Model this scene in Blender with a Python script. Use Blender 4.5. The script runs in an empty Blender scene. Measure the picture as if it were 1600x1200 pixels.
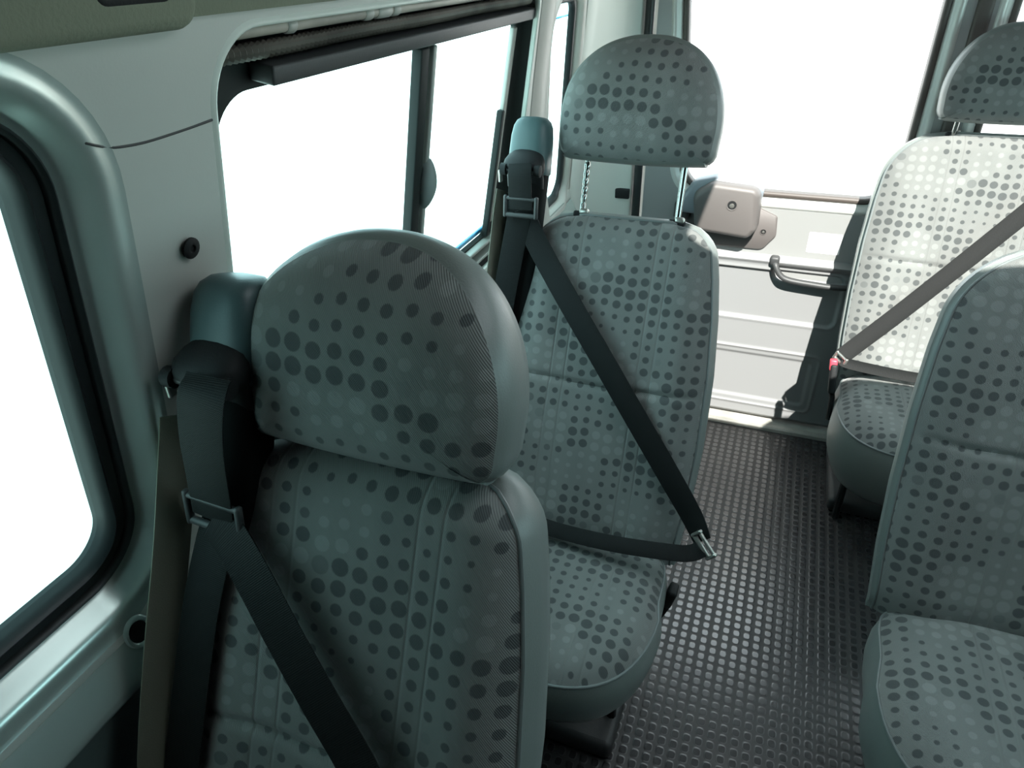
import bpy, math, random
from mathutils import Vector, Matrix, noise

random.seed(7)
SC = bpy.context.scene
COL = SC.collection
R = math.radians

# ------------------------------------------------------------------ camera
cd = bpy.data.cameras.new('camera')
cam = bpy.data.objects.new('camera', cd)
COL.objects.link(cam)
cd.sensor_fit = 'HORIZONTAL'
cd.sensor_width = 36.0
cd.lens = 36.0 * 1080.0 / 1600.0
cd.clip_start = 0.02
MX = Matrix(((0.93365751, -0.17057807, 0.31493932, 0.0),
             (0.35738406, 0.50179639, -0.78770364, 0.0),
             (-0.02367045, 0.84799971, 0.52946785, 1.55),
             (0, 0, 0, 1)))
cam.matrix_world = MX
SC.camera = cam

# ------------------------------------------------------------------ light, exposure
SC.view_settings.view_transform = 'Standard'
SC.view_settings.look = 'None'
SC.view_settings.gamma = 1.0
SC.view_settings.exposure = 0.0
SC.view_settings.use_curve_mapping = False
w = bpy.data.worlds.new('sky')
SC.world = w
w.use_nodes = True
bg = w.node_tree.nodes['Background']
bg.inputs['Color'].default_value = (0.87, 0.95, 1.0, 1)
bg.inputs['Strength'].default_value = 5.5
sd = bpy.data.lights.new('sun', 'SUN')
sd.energy = 29.0
sd.angle = R(0.6)
sd.color = (1.0, 0.955, 0.90)
sun = bpy.data.objects.new('sun', sd)
COL.objects.link(sun)
sun.location = (3, -3, 5)
SUN_TO = Vector((0.28, -1.0, 1.1)).normalized()   # in through the unseen roof hatch added for it
sun.rotation_euler = SUN_TO.to_track_quat('Z', 'Y').to_euler()

# ------------------------------------------------------------------ materials
def newmat(name):
    m = bpy.data.materials.new(name)
    m.use_nodes = True
    nt = m.node_tree
    return m, nt, nt.nodes['Principled BSDF']


def mth(nt, op, a, b=None, c=None, clamp=False):
    n = nt.nodes.new('ShaderNodeMath')
    n.operation = op
    n.use_clamp = clamp
    for i, v in enumerate((a, b, c)):
        if v is None:
            continue
        if isinstance(v, (int, float)):
            n.inputs[i].default_value = v
        else:
            nt.links.new(v, n.inputs[i])
    return n.outputs[0]


def mixc(nt, f, a, b, mode='MIX'):
    n = nt.nodes.new('ShaderNodeMix')
    n.data_type = 'RGBA'
    n.blend_type = mode
    ins = [s for s in n.inputs if s.enabled]
    for s, v in zip((n.inputs[0], n.inputs[6], n.inputs[7]), (f, a, b)):
        if isinstance(v, (int, float)):
            s.default_value = v
        elif isinstance(v, tuple):
            s.default_value = v + (1,) if len(v) == 3 else v
        else:
            nt.links.new(v, s)
    return n.outputs[2]


def smooth(nt, v, lo, hi):
    n = nt.nodes.new('ShaderNodeMapRange')
    n.interpolation_type = 'SMOOTHSTEP'
    nt.links.new(v, n.inputs[0])
    n.inputs[1].default_value = lo
    n.inputs[2].default_value = hi
    return n.outputs[0]


def bump(nt, h, strength, dist):
    n = nt.nodes.new('ShaderNodeBump')
    n.inputs['Strength'].default_value = strength
    n.inputs['Distance'].default_value = dist
    nt.links.new(h, n.inputs['Height'])
    return n.outputs[0]


def simple(name, col, rough=0.5, metal=0.0, grain=0.0, gscale=200.0, spec=0.5, dirt=0.0):
    m, nt, p = newmat(name)
    p.inputs['Base Color'].default_value = col + (1,)
    p.inputs['Roughness'].default_value = rough
    p.inputs['Metallic'].default_value = metal
    p.inputs['Specular IOR Level'].default_value = spec
    tc = nt.nodes.new('ShaderNodeTexCoord')
    if grain > 0:
        nz = nt.nodes.new('ShaderNodeTexNoise')
        nz.inputs['Scale'].default_value = gscale
        nz.inputs['Detail'].default_value = 3
        nt.links.new(tc.outputs['Object'], nz.inputs['Vector'])
        nt.links.new(bump(nt, nz.outputs[0], grain, 0.002), p.inputs['Normal'])
    if dirt > 0:
        n2 = nt.nodes.new('ShaderNodeTexNoise')
        n2.inputs['Scale'].default_value = 9
        n2.inputs['Detail'].default_value = 5
        nt.links.new(tc.outputs['Object'], n2.inputs['Vector'])
        f = smooth(nt, n2.outputs[0], 0.35, 0.7)
        c2 = tuple(c * (1 - dirt) for c in col)
        nt.links.new(mixc(nt, f, col, c2), p.inputs['Base Color'])
    return m


def fabric_mat():
    """grey upholstery woven with columns of dark and light dots of changing size"""
    m, nt, p = newmat('dotted_fabric')
    uv = nt.nodes.new('ShaderNodeUVMap')
    uv.uv_map = 'UVMap'
    sep = nt.nodes.new('ShaderNodeSeparateXYZ')
    nt.links.new(uv.outputs[0], sep.inputs[0])
    u, v = sep.outputs[0], sep.outputs[1]
    PU = 0.0262
    # diagonal twill, also nibbles at the edge of every dot
    tw = mth(nt, 'ADD', mth(nt, 'MULTIPLY', u, 430.0), mth(nt, 'MULTIPLY', v, 330.0))
    tws = mth(nt, 'SINE', mth(nt, 'MULTIPLY', tw, 6.2832))
    us = mth(nt, 'DIVIDE', u, PU)
    iu = mth(nt, 'FLOOR', us)
    # each column is shifted a little
    sh = mth(nt, 'MULTIPLY', mth(nt, 'SINE', mth(nt, 'MULTIPLY', iu, 2.3)), 0.10)
    vs = mth(nt, 'ADD', mth(nt, 'DIVIDE', v, PU * 0.98), mth(nt, 'ADD', sh, mth(nt, 'MULTIPLY', iu, 0.03)))
    iv = mth(nt, 'FLOOR', vs)
    du = mth(nt, 'SUBTRACT', mth(nt, 'SUBTRACT', us, iu), 0.5)
    dv = mth(nt, 'SUBTRACT', mth(nt, 'SUBTRACT', vs, iv), 0.5)
    d = mth(nt, 'SQRT', mth(nt, 'ADD', mth(nt, 'MULTIPLY', du, du), mth(nt, 'MULTIPLY', dv, dv)))
    d = mth(nt, 'ADD', d, mth(nt, 'MULTIPLY', tws, 0.018))
    cell = nt.nodes.new('ShaderNodeCombineXYZ')
    nt.links.new(iu, cell.inputs[0])
    nt.links.new(iv, cell.inputs[1])
    # size: slow waves over the cells
    wv = mth(nt, 'SINE', mth(nt, 'ADD', mth(nt, 'MULTIPLY', iv, 0.95), mth(nt, 'MULTIPLY', iu, 0.22)))
    nz = nt.nodes.new('ShaderNodeTexNoise')
    nz.inputs['Scale'].default_value = 0.31
    nz.inputs['Detail'].default_value = 1
    nt.links.new(cell.outputs[0], nz.inputs['Vector'])
    rad = mth(nt, 'ADD', mth(nt, 'MULTIPLY', wv, 0.085), mth(nt, 'ADD', mth(nt, 'MULTIPLY', nz.outputs[0], 0.30), 0.145))
    rad = mth(nt, 'MINIMUM', mth(nt, 'MAXIMUM', rad, 0.14), 0.45)
    mask = mth(nt, 'SUBTRACT', 1.0, smooth(nt, mth(nt, 'SUBTRACT', d, rad), -0.035, 0.03))
    n2 = nt.nodes.new('ShaderNodeTexNoise')
    n2.inputs['Scale'].default_value = 0.23
    n2.inputs['Detail'].default_value = 1
    off = nt.nodes.new('ShaderNodeVectorMath')
    off.operation = 'ADD'
    off.inputs[1].default_value = (31.7, 5.2, 3.3)
    nt.links.new(cell.outputs[0], off.inputs[0])
    nt.links.new(off.outputs[0], n2.inputs['Vector'])
    light = smooth(nt, n2.outputs[0], 0.55, 0.575)
    base = (0.182, 0.190, 0.183)
    dark = (0.076, 0.083, 0.083)
    pale = (0.222, 0.232, 0.224)
    dot = mixc(nt, light, dark, pale)
    col = mixc(nt, mask, base, dot)
    # broad soft streaks, the weave's colour runs in columns
    n3 = nt.nodes.new('ShaderNodeTexNoise')
    n3.inputs['Scale'].default_value = 16
    mp = nt.nodes.new('ShaderNodeMapping')
    mp.inputs['Scale'].default_value = (1.0, 0.28, 1)
    nt.links.new(uv.outputs[0], mp.inputs[0])
    nt.links.new(mp.outputs[0], n3.inputs['Vector'])
    k = mth(nt, 'ADD', 0.78, mth(nt, 'MULTIPLY', n3.outputs[0], 0.44))
    k = mth(nt, 'MULTIPLY', k, mth(nt, 'ADD', 1.0, mth(nt, 'MULTIPLY', tws, 0.10)))
    kc = nt.nodes.new('ShaderNodeCombineColor')
    for i in range(3):
        nt.links.new(k, kc.inputs[i])
    col = mixc(nt, 1.0, col, kc.outputs[0], 'MULTIPLY')
    nt.links.new(col, p.inputs['Base Color'])
    p.inputs['Roughness'].default_value = 0.9
    p.inputs['Specular IOR Level'].default_value = 0.25
    p.inputs['Sheen Weight'].default_value = 0.25
    p.inputs['Sheen Roughness'].default_value = 0.4
    # sewn pin tucks run up the panel in two pairs
    au = mth(nt, 'ABSOLUTE', u)
    t1 = mth(nt, 'ABSOLUTE', mth(nt, 'SUBTRACT', au, 0.078))
    t2 = mth(nt, 'ABSOLUTE', mth(nt, 'SUBTRACT', au, 0.108))
    tk = smooth(nt, mth(nt, 'MINIMUM', t1, t2), 0.0, 0.0035)
    att = nt.nodes.new('ShaderNodeAttribute')
    att.attribute_name = 'tuck'
    tk = mth(nt, 'ADD', mth(nt, 'MULTIPLY', tk, att.outputs['Fac']), mth(nt, 'SUBTRACT', 1.0, att.outputs['Fac']))
    h = mth(nt, 'ADD', mth(nt, 'MULTIPLY', tws, 0.12), mth(nt, 'MULTIPLY', tk, 1.0))
    nt.links.new(bump(nt, h, 0.55, 0.003), p.inputs['Normal'])
    return m


def floor_mat():
    """dark rubber matting with rows of small raised studs"""
    m, nt, p = newmat('studded_rubber')
    tc = nt.nodes.new('ShaderNodeTexCoord')
    sep = nt.nodes.new('ShaderNodeSeparateXYZ')
    nt.links.new(tc.outputs['Object'], sep.inputs[0])
    fx = mth(nt, 'FRACT', mth(nt, 'DIVIDE', sep.outputs[0], 0.0262))
    fy = mth(nt, 'FRACT', mth(nt, 'DIVIDE', sep.outputs[1], 0.0258))
    ax = mth(nt, 'ABSOLUTE', mth(nt, 'SUBTRACT', fx, 0.5))
    ay = mth(nt, 'ABSOLUTE', mth(nt, 'SUBTRACT', fy, 0.5))
    qx = mth(nt, 'POWER', mth(nt, 'DIVIDE', ax, 0.37), 3.0)
    qy = mth(nt, 'POWER', mth(nt, 'DIVIDE', ay, 0.45), 3.0)
    st = mth(nt, 'SUBTRACT', 1.0, smooth(nt, mth(nt, 'ADD', qx, qy), 0.25, 1.25))
    nz = nt.nodes.new('ShaderNodeTexNoise')
    nz.inputs['Scale'].default_value = 6
    nz.inputs['Detail'].default_value = 6
    nt.links.new(tc.outputs['Object'], nz.inputs['Vector'])
    c = mixc(nt, st, (0.009, 0.009, 0.010), (0.034, 0.034, 0.037))
    c = mixc(nt, mth(nt, 'MULTIPLY', smooth(nt, nz.outputs[0], 0.45, 0.8), 0.35), c, (0.075, 0.068, 0.06))
    nt.links.new(c, p.inputs['Base Color'])
    rr = mth(nt, 'SUBTRACT', 0.60, mth(nt, 'MULTIPLY', st, 0.36))
    nt.links.new(rr, p.inputs['Roughness'])
    p.inputs['Specular IOR Level'].default_value = 1.0
    nt.links.new(bump(nt, st, 0.28, 0.003), p.inputs['Normal'])
    return m


def webbing_mat():
    m, nt, p = newmat('black_webbing')
    uv = nt.nodes.new('ShaderNodeUVMap')
    uv.uv_map = 'UVMap'
    sep = nt.nodes.new('ShaderNodeSeparateXYZ')
    nt.links.new(uv.outputs[0], sep.inputs[0])
    a = mth(nt, 'SINE', mth(nt, 'MULTIPLY', sep.outputs[0], 1500.0))
    b = mth(nt, 'SINE', mth(nt, 'MULTIPLY', mth(nt, 'ADD', sep.outputs[1], mth(nt, 'MULTIPLY', sep.outputs[0], 0.6)), 2600.0))
    h = mth(nt, 'MULTIPLY', a, b)
    p.inputs['Base Color'].default_value = (0.007, 0.008, 0.008, 1)
    p.inputs['Roughness'].default_value = 0.55
    p.inputs['Specular IOR Level'].default_value = 0.18
    nt.links.new(bump(nt, h, 0.3, 0.001), p.inputs['Normal'])
    return m


def glass_mat(name, tint):
    m = bpy.data.materials.new(name)
    m.use_nodes = True
    nt = m.node_tree
    nt.nodes.remove(nt.nodes['Principled BSDF'])
    out = nt.nodes['Material Output']
    tr = nt.nodes.new('ShaderNodeBsdfTransparent')
    tr.inputs[0].default_value = tint + (1,)
    gl = nt.nodes.new('ShaderNodeBsdfGlossy')
    gl.inputs['Roughness'].default_value = 0.03
    lw = nt.nodes.new('ShaderNodeLayerWeight')
    lw.inputs[0].default_value = 0.5
    fc = mth(nt, 'ADD', 0.04, mth(nt, 'MULTIPLY', mth(nt, 'POWER', lw.outputs['Facing'], 5.0), 0.9))
    mx = nt.nodes.new('ShaderNodeMixShader')
    nt.links.new(fc, mx.inputs[0])
    nt.links.new(tr.outputs[0], mx.inputs[1])
    nt.links.new(gl.outputs[0], mx.inputs[2])
    nt.links.new(mx.outputs[0], out.inputs[0])
    return m


FAB = fabric_mat()
LEA = simple('grey_leatherette', (0.175, 0.196, 0.187), 0.40, grain=0.12, gscale=450)
PIPE = simple('piping_leatherette', (0.15, 0.17, 0.168), 0.4)
FLO = floor_mat()
WEB = webbing_mat()
TAN = simple('window_lit_webbing', (0.15, 0.145, 0.11), 0.6, grain=0.2, gscale=600)  # black webbing again, with grazing window light painted in as tan
LATG = simple('grey_catch_plastic', (0.24, 0.28, 0.27), 0.45)
MAT = simple('shaded_black_cover', (0.010, 0.011, 0.011), 0.9, grain=0.1, gscale=300, spec=0.08)  # black lower cover, with the shadow beside the webbing in its colour
TEAL = simple('blue_grey_plastic', (0.062, 0.108, 0.112), 0.42, grain=0.1, gscale=500)
BLK = simple('black_plastic', (0.014, 0.015, 0.016), 0.6, grain=0.15, gscale=400, spec=0.3)
DKP = simple('dark_grey_plastic', (0.045, 0.047, 0.048), 0.5, grain=0.1, gscale=300)
RUB = simple('black_rubber', (0.018, 0.022, 0.023), 0.4)
CHR = simple('chrome', (0.42, 0.42, 0.40), 0.22, metal=1.0)
STEEL = simple('bare_steel', (0.55, 0.54, 0.5), 0.35, metal=0.9)
RED = simple('red_button', (0.75, 0.06, 0.09), 0.35)
PAINT = simple('grey_green_trim', (0.52, 0.54, 0.50), 0.42, grain=0.04, gscale=350)
LOWT = simple('lower_trim', (0.10, 0.13, 0.125), 0.5, grain=0.1, gscale=300)
LIP = simple('pale_lit_trim', (0.66, 0.70, 0.64), 0.35)  # paler than the trim: light caught on the edge is in its colour
HOUS = simple('sky_reflection_housing', (0.20, 0.225, 0.25), 0.4)  # blue-grey stands in for sky reflected on the cover's top
DSUR = simple('sunlit_door_paint', (0.56, 0.57, 0.54), 0.3, metal=0.1)  # door paint with sunlight on the window ridge put into its colour
SEAL = simple('brown_black_seal', (0.075, 0.062, 0.055), 0.5)
SILV = simple('silver_paint', (0.62, 0.70, 0.66), 0.26, metal=0.5)
DOORP = simple('silver_door_paint', (0.31, 0.315, 0.31), 0.33, metal=0.15)
HEAD = simple('olive_headliner', (0.21, 0.225, 0.165), 0.9, grain=0.35, gscale=260)
DTRIM = simple('door_card_plastic', (0.225, 0.228, 0.23), 0.55, grain=0.08, gscale=420)
BEI = simple('beige_plastic', (0.115, 0.104, 0.10), 0.5, grain=0.05, gscale=350)
CREAM = simple('cream_trim', (0.45, 0.44, 0.40), 0.4)
SILL = simple('worn_sill', (0.42, 0.41, 0.37), 0.5, dirt=0.35)
HDR = simple('dirty_metal', (0.20, 0.175, 0.15), 0.5, metal=0.2, dirt=0.5)
PIPEM = simple('pale_conduit', (0.48, 0.43, 0.37), 0.45, dirt=0.4)
FRAME = simple('window_frame_dark', (0.020, 0.024, 0.023), 0.6, spec=0.2)
FRL = simple('window_frame_edge', (0.30, 0.32, 0.29), 0.35)
BLUE = simple('blue_body_paint', (0.05, 0.28, 0.55), 0.35)
WHITE = simple('white_label', (0.86, 0.86, 0.84), 0.5)
GROUND = simple('pale_concrete', (0.45, 0.44, 0.43), 0.9, grain=0.2, gscale=20)
GLT = glass_mat('dark_tinted_glass', (0.25, 0.42, 0.41))
GLS = glass_mat('tinted_glass', (0.60, 0.92, 0.91))
GLH = glass_mat('added_hatch_glass', (0.52, 0.535, 0.53))
GLC = glass_mat('clear_glass', (0.90, 0.94, 0.93))

# ------------------------------------------------------------------ mesh helpers
def mk(name, V, Fc, mat, parent=None, uv=None, smooth_=True, matidx=None, sharp=None):
    me = bpy.data.meshes.new(name)
    me.from_pydata([tuple(p) for p in V], [], [tuple(f) for f in Fc])
    mats = mat if isinstance(mat, (list, tuple)) else [mat]
    for m in mats:
        me.materials.append(m)
    if matidx:
        me.polygons.foreach_set('material_index', matidx)
    if uv is not None:
        L = me.uv_layers.new(name='UVMap')
        for lp in me.loops:
            L.data[lp.index].uv = uv[lp.vertex_index]
    import bmesh
    bm = bmesh.new()
    bm.from_mesh(me)
    bmesh.ops.recalc_face_normals(bm, faces=bm.faces)
    bm.to_mesh(me)
    bm.free()
    if smooth_:
        me.polygons.foreach_set('use_smooth', [True] * len(me.polygons))
        me.set_sharp_from_angle(angle=R(sharp if sharp else 40))
    o = bpy.data.objects.new(name, me)
    COL.objects.link(o)
    if parent is not None:
        o.parent = parent
    return o


def add_attr(o, name, val):
    a = o.data.attributes.new(name, 'FLOAT', 'POINT')
    a.data.foreach_set('value', [val] * len(o.data.vertices))


def empty(name, loc=(0, 0, 0), rz=0.0):
    o = bpy.data.objects.new(name, None)
    COL.objects.link(o)
    o.empty_display_size = 0.05
    o.location = loc
    o.rotation_euler = (0, 0, rz)
    return o


def tag(o, label=None, cat=None, group=None, kind=None):
    for k, v in (('label', label), ('category', cat), ('group', group), ('kind', kind)):
        if v:
            o[k] = v
    return o


class MB:
    """collects simple solids into one mesh"""
    def __init__(s):
        s.V, s.F = [], []

    def add(s, V, Fc):
        b = len(s.V)
        s.V += [Vector(p) for p in V]
        s.F += [tuple(i + b for i in f) for f in Fc]
        return s

    def loft(s, rings, cap0=True, cap1=True, closed=True):
        n = len(rings[0])
        V = [p for r in rings for p in r]
        Fc = []
        for k in range(len(rings) - 1):
            for i in range(n if closed else n - 1):
                j = (i + 1) % n
                Fc.append((k * n + i, k * n + j, (k + 1) * n + j, (k + 1) * n + i))
        if cap0:
            Fc.append(tuple(range(n - 1, -1, -1)))
        if cap1:
            Fc.append(tuple((len(rings) - 1) * n + i for i in range(n)))
        return s.add(V, Fc)

    def rbox(s, c, size, r=0.004, M=None, n=3):
        """box with rounded vertical edges and a bevelled top and bottom"""
        hx, hy, hz = (d / 2 for d in size)
        r = min(r, hx * .98, hy * .98, hz * .98)
        rings = []
        for (z, ins) in ([(-hz + r * (1 - math.cos(a)), r * (1 - math.sin(a))) for a in [i * math.pi / 2 / n for i in range(n + 1)]] +
                         [(hz - r * (1 - math.cos(a)), r * (1 - math.sin(a))) for a in [math.pi / 2 - i * math.pi / 2 / n for i in range(n + 1)]]):
            ring = []
            rr = max(r - ins, 0.0002)
            for (sx, sy, a0) in ((1, 1, 0), (-1, 1, 90), (-1, -1, 180), (1, -1, 270)):
                for k in range(n + 1):
                    a = R(a0 + 90 * k / n)
                    p = Vector((sx * (hx - r) + rr * math.cos(a), sy * (hy - r) + rr * math.sin(a), z))
                    if M is not None:
                        p = M @ p
                    ring.append(p + Vector(c))
            rings.append(ring)
        return s.loft(rings)

    def tube(s, pts, r, n=10, caps=True):
        pts = [Vector(p) for p in pts]
        rr = r if isinstance(r, (list, tuple)) else [r] * len(pts)
        rings = []
        prev = None
        for i, p in enumerate(pts):
            t = (pts[min(i + 1, len(pts) - 1)] - pts[max(i - 1, 0)]).normalized()
            if prev is None:
                a = t.orthogonal().normalized()
            else:
                a = (prev - t * prev.dot(t)).normalized()
            prev = a
            b = t.cross(a)
            rings.append([p + (a * math.cos(2 * math.pi * k / n) + b * math.sin(2 * math.pi * k / n)) * rr[i] for k in range(n)])
        return s.loft(rings, caps, caps)

    def build(s, name, mat, parent=None, smooth_=True, sharp=None):
        return mk(name, s.V, s.F, mat, parent, smooth_=smooth_, sharp=sharp)


def catmull(pts, m=8):
    pts = [Vector(p) for p in pts]
    out = []
    for i in range(len(pts) - 1):
        p0, p1, p2, p3 = pts[max(i - 1, 0)], pts[i], pts[i + 1], pts[min(i + 2, len(pts) - 1)]
        for k in range(m):
            t = k / m
            out.append(0.5 * ((2 * p1) + (-p0 + p2) * t + (2 * p0 - 5 * p1 + 4 * p2 - p3) * t * t + (-p0 + 3 * p1 - 3 * p2 + p3) * t ** 3))
    out.append(pts[-1])
    return out


def ribbon(name, pts, wdirs, mat, parent=None, width=0.048, th=0.0022, m=8):
    """flat strap swept along a path; wdirs gives the direction the strap's flat side faces at every control point"""
    P = catmull(pts, m)
    Wd = catmull(wdirs, m)
    V, Fc, uv = [], [], []
    L = 0
    n = 8
    for i, p in enumerate(P):
        t = (P[min(i + 1, len(P) - 1)] - P[max(i - 1, 0)]).normalized()
        nv = (Wd[i] - t * Wd[i].dot(t)).normalized()
        wv = nv.cross(t)
        if i:
            L += (p - P[i - 1]).length
        for a, b in ((-.5, -.3), (-.47, -.5), (.47, -.5), (.5, -.3), (.5, .3), (.47, .5), (-.47, .5), (-.5, .3)):
            V.append(p + wv * a * width + nv * b * th)
            uv.append((a * width, L))
    for i in range(len(P) - 1):
        for k in range(n):
            Fc.append((i * n + k, i * n + (k + 1) % n, (i + 1) * n + (k + 1) % n, (i + 1) * n + k))
    Fc.append(tuple(range(n)))
    Fc.append(tuple((len(P) - 1) * n + k for k in range(n)))
    return mk(name, V, Fc, mat, parent, uv=uv)


def roundpoly(pts, rad, n=8):
    """closed 2D polygon with rounded corners, n+1 points per corner"""
    out = []
    N = len(pts)
    for i in range(N):
        p = Vector(pts[i])
        a = (Vector(pts[i - 1]) - p)
        b = (Vector(pts[(i + 1) % N]) - p)
        r = rad[i] if isinstance(rad, (list, tuple)) else rad
        an, bn = a.normalized(), b.normalized()
        ang = an.angle(bn)
        d = min(r / math.tan(ang / 2), a.length * .49, b.length * .49)
        rr = d * math.tan(ang / 2)
        c = p + (an + bn).normalized() * (rr / math.sin(ang / 2))
        s0, s1 = p + an * d - c, p + bn * d - c
        a0 = math.atan2(s0.y, s0.x)
        a1 = math.atan2(s1.y, s1.x)
        da = (a1 - a0 + math.pi) % (2 * math.pi) - math.pi
        for k in range(n + 1):
            t = a0 + da * k / n
            out.append(c + Vector((math.cos(t), math.sin(t))) * rr)
    return out


def offset2d(P, o):
    N = len(P)
    out = []
    area = sum(P[i].x * P[(i + 1) % N].y - P[(i + 1) % N].x * P[i].y for i in range(N))
    sg = 1 if area > 0 else -1
    for i in range(N):
        t = (P[(i + 1) % N] - P[i - 1])
        nrm = Vector((t.y, -t.x)).normalized() * sg
        out.append(P[i] + nrm * o)
    return out


def fill_holes(outer, holes):
    """triangulated 2D region with holes -> verts, faces"""
    import mathutils.geometry as g
    loops = [[Vector((p[0], p[1], 0)) for p in L] for L in [outer] + holes]
    tris = g.tessellate_polygon(loops)
    V = [(p.x, p.y) for L in loops for p in L]
    return V, [tuple(t) for t in tris]


def loft2d(rings, fmap, mb=None):
    """rings: list of (closed 2D outline, depth), all with equal point counts; fmap(a, b, depth) -> 3D"""
    mb = mb or MB()
    mb.loft([[fmap(p[0], p[1], d) for p in ring] for ring, d in rings], False, False)
    return mb


def panel(name, outer, holes, fmap, mat, parent=None, thick=0.0, d=0.0):
    V2, T = fill_holes(outer, holes)
    V = [fmap(a, b, d) for a, b in V2]
    Fc = list(T)
    if thick:
        n = len(V)
        V += [fmap(a, b, d - thick) for a, b in V2]
        Fc += [tuple(i + n for i in t[::-1]) for t in T]
        base = 0
        for L in [outer] + holes:
            m = len(L)
            for i in range(m):
                j = (i + 1) % m
                Fc.append((base + i, base + j, base + j + n, base + i + n))
            base += m
    return mk(name, V, Fc, mat, parent, smooth_=False)


# ------------------------------------------------------------------ the shell: side wall
LEAN = 0.18
NIN = Vector((1, 0, -LEAN)).normalized()


def xw(z):
    return -0.617 + LEAN * (z - 1.097)


def WL(y, z, d):
    """point of the leaning side wall; d > 0 into the van"""
    return Vector((xw(z) + 0.45 * max(0.0, 0.885 - z), y, z)) + NIN * d


# near window, its pane outline and the flared surround
nw = roundpoly([(0.02, 0.942), (0.389, 0.942), (0.389, 1.432), (0.02, 1.432)], [0.05, 0.052, 0.06, 0.05], 12)
mwT = roundpoly([(0.594, 0.885), (1.640, 0.885), (1.600, 1.492), (0.594, 1.492)], [0.06, 0.05, 0.05, 0.075], 12)
mwP = roundpoly([(0.636, 0.932), (1.600, 0.932), (1.588, 1.414), (0.636, 1.414)], [0.06, 0.06, 0.02, 0.06], 12)
qw = roundpoly([(1.975, 0.88), (2.155, 0.88), (1.945, 1.435), (1.738, 1.435)], [0.04, 0.04, 0.035, 0.05], 12)
nw_out = offset2d(nw, 0.078)
# stretch the flare of the near window lower so it meets the ledge
qw_out = offset2d(qw, 0.040)
ZC = 0.797
outerW = [Vector(p) for p in ((-1.3, 0.856), (2.26, 0.856), (2.26, 1.508), (-1.3, 1.508))]
wall = panel('wall_left', outerW, [nw_out[::-1], offset2d(mwT, 0.006)[::-1], qw_out[::-1]], WL, PAINT)
tag(wall, kind='structure')
XL = WL(0, ZC, 0).x
mb = MB()
mb.loft([[WL(y, 0.858, -.001), WL(y, 0.84, 0), WL(y, 0.82, 0), WL(y, 0.806, 0), Vector((XL - .001, y, ZC)), Vector((XL - .003, y, ZC - .006)), Vector((XL - .012, y, ZC - .011)), Vector((XL - .022, y, ZC - .012))] for y in (-1.3, 2.3)], False, False, False)
tag(mb.build('wall_left_ledge', SILV, sharp=80), kind='structure')
tag(mk('wall_left_lower', [(XL - .022, -1.3, ZC - .008), (XL - .022, 2.3, ZC - .008), (XL - .03, 2.3, 0), (XL - .03, -1.3, 0)],
       [(0, 1, 2, 3)], LOWT, smooth_=False), kind='structure')

# window_1: near window
w1 = tag(empty('window_1', WL(0.20, 1.2, 0)), kind='structure')
inv1 = Vector(w1.location)


def rel(o, parent, base):
    o.parent = parent
    o.matrix_parent_inverse = Matrix.Translation(-Vector(base))
    return o


prof = [(0.078, 0.0), (0.074, -0.0006), (0.069, -0.0005), (0.064, 0.0009), (0.060, 0.0017), (0.056, 0.0012), (0.052, -0.0016), (0.048, -0.0065), (0.044, -0.0123), (0.040, -0.0182), (0.036, -0.024), (0.032, -0.029), (0.028, -0.031)]
rel(loft2d([(offset2d(nw, o), d) for o, d in prof], WL).build('window_surround', SILV, sharp=80), w1, inv1)
prof = [(0.030, -0.034), (0.030, -0.026), (0.027, -0.0235), (0.0235, -0.026), (0.022, -0.033), (0.012, -0.036), (0.010, -0.032), (0.0065, -0.030), (0.003, -0.034), (0.0, -0.043), (-0.003, -0.055)]
rel(loft2d([(offset2d(nw, o), d) for o, d in prof], WL).build('window_gasket', RUB, sharp=60), w1, inv1)
rel(panel('pane', nw, [], WL, GLT, d=-0.050), w1, inv1)

# window_2: sliding window
w2 = tag(empty('window_2', WL(1.1, 1.2, 0)), kind='structure')
inv2 = Vector(w2.location)
mb = loft2d([(offset2d(mwT, 0.006), 0.0), (offset2d(mwT, 0.003), 0.0016), (offset2d(mwT, 0.0005), 0.0026), (offset2d(mwT, -0.0018), 0.0016), (offset2d(mwT, -0.0024), -0.003), (offset2d(mwT, 0.001), -0.010)], WL)
rel(mb.build('trim_lip', LIP, sharp=80), w2, inv2)
mb = loft2d([(offset2d(mwT, 0.012), -0.004), (offset2d(mwT, 0.004), -0.030), (offset2d(mwT, -0.004), -0.040), (offset2d(mwP, 0.012), -0.043), (offset2d(mwP, 0.008), -0.040), (offset2d(mwP, 0.0), -0.041), (offset2d(mwP, -0.002), -0.052)], WL)
rel(mb.build('window_frame', FRAME, sharp=50), w2, inv2)
rel(panel('pane', mwP, [], WL, GLS, d=-0.047), w2, inv2)


def wbox(y0, y1, z0, z1, d0, d1, r=0.003):
    """rounded bar lying in the side wall's plane"""
    mb = MB()
    c = WL((y0 + y1) / 2, (z0 + z1) / 2, (d0 + d1) / 2)
    ez = Vector((LEAN, 0, 1)).normalized()
    M = Matrix((NIN, Vector((0, 1, 0)), ez)).transposed()
    mb.rbox(c, (abs(d1 - d0), y1 - y0, z1 - z0), r, M)
    return mb


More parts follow.
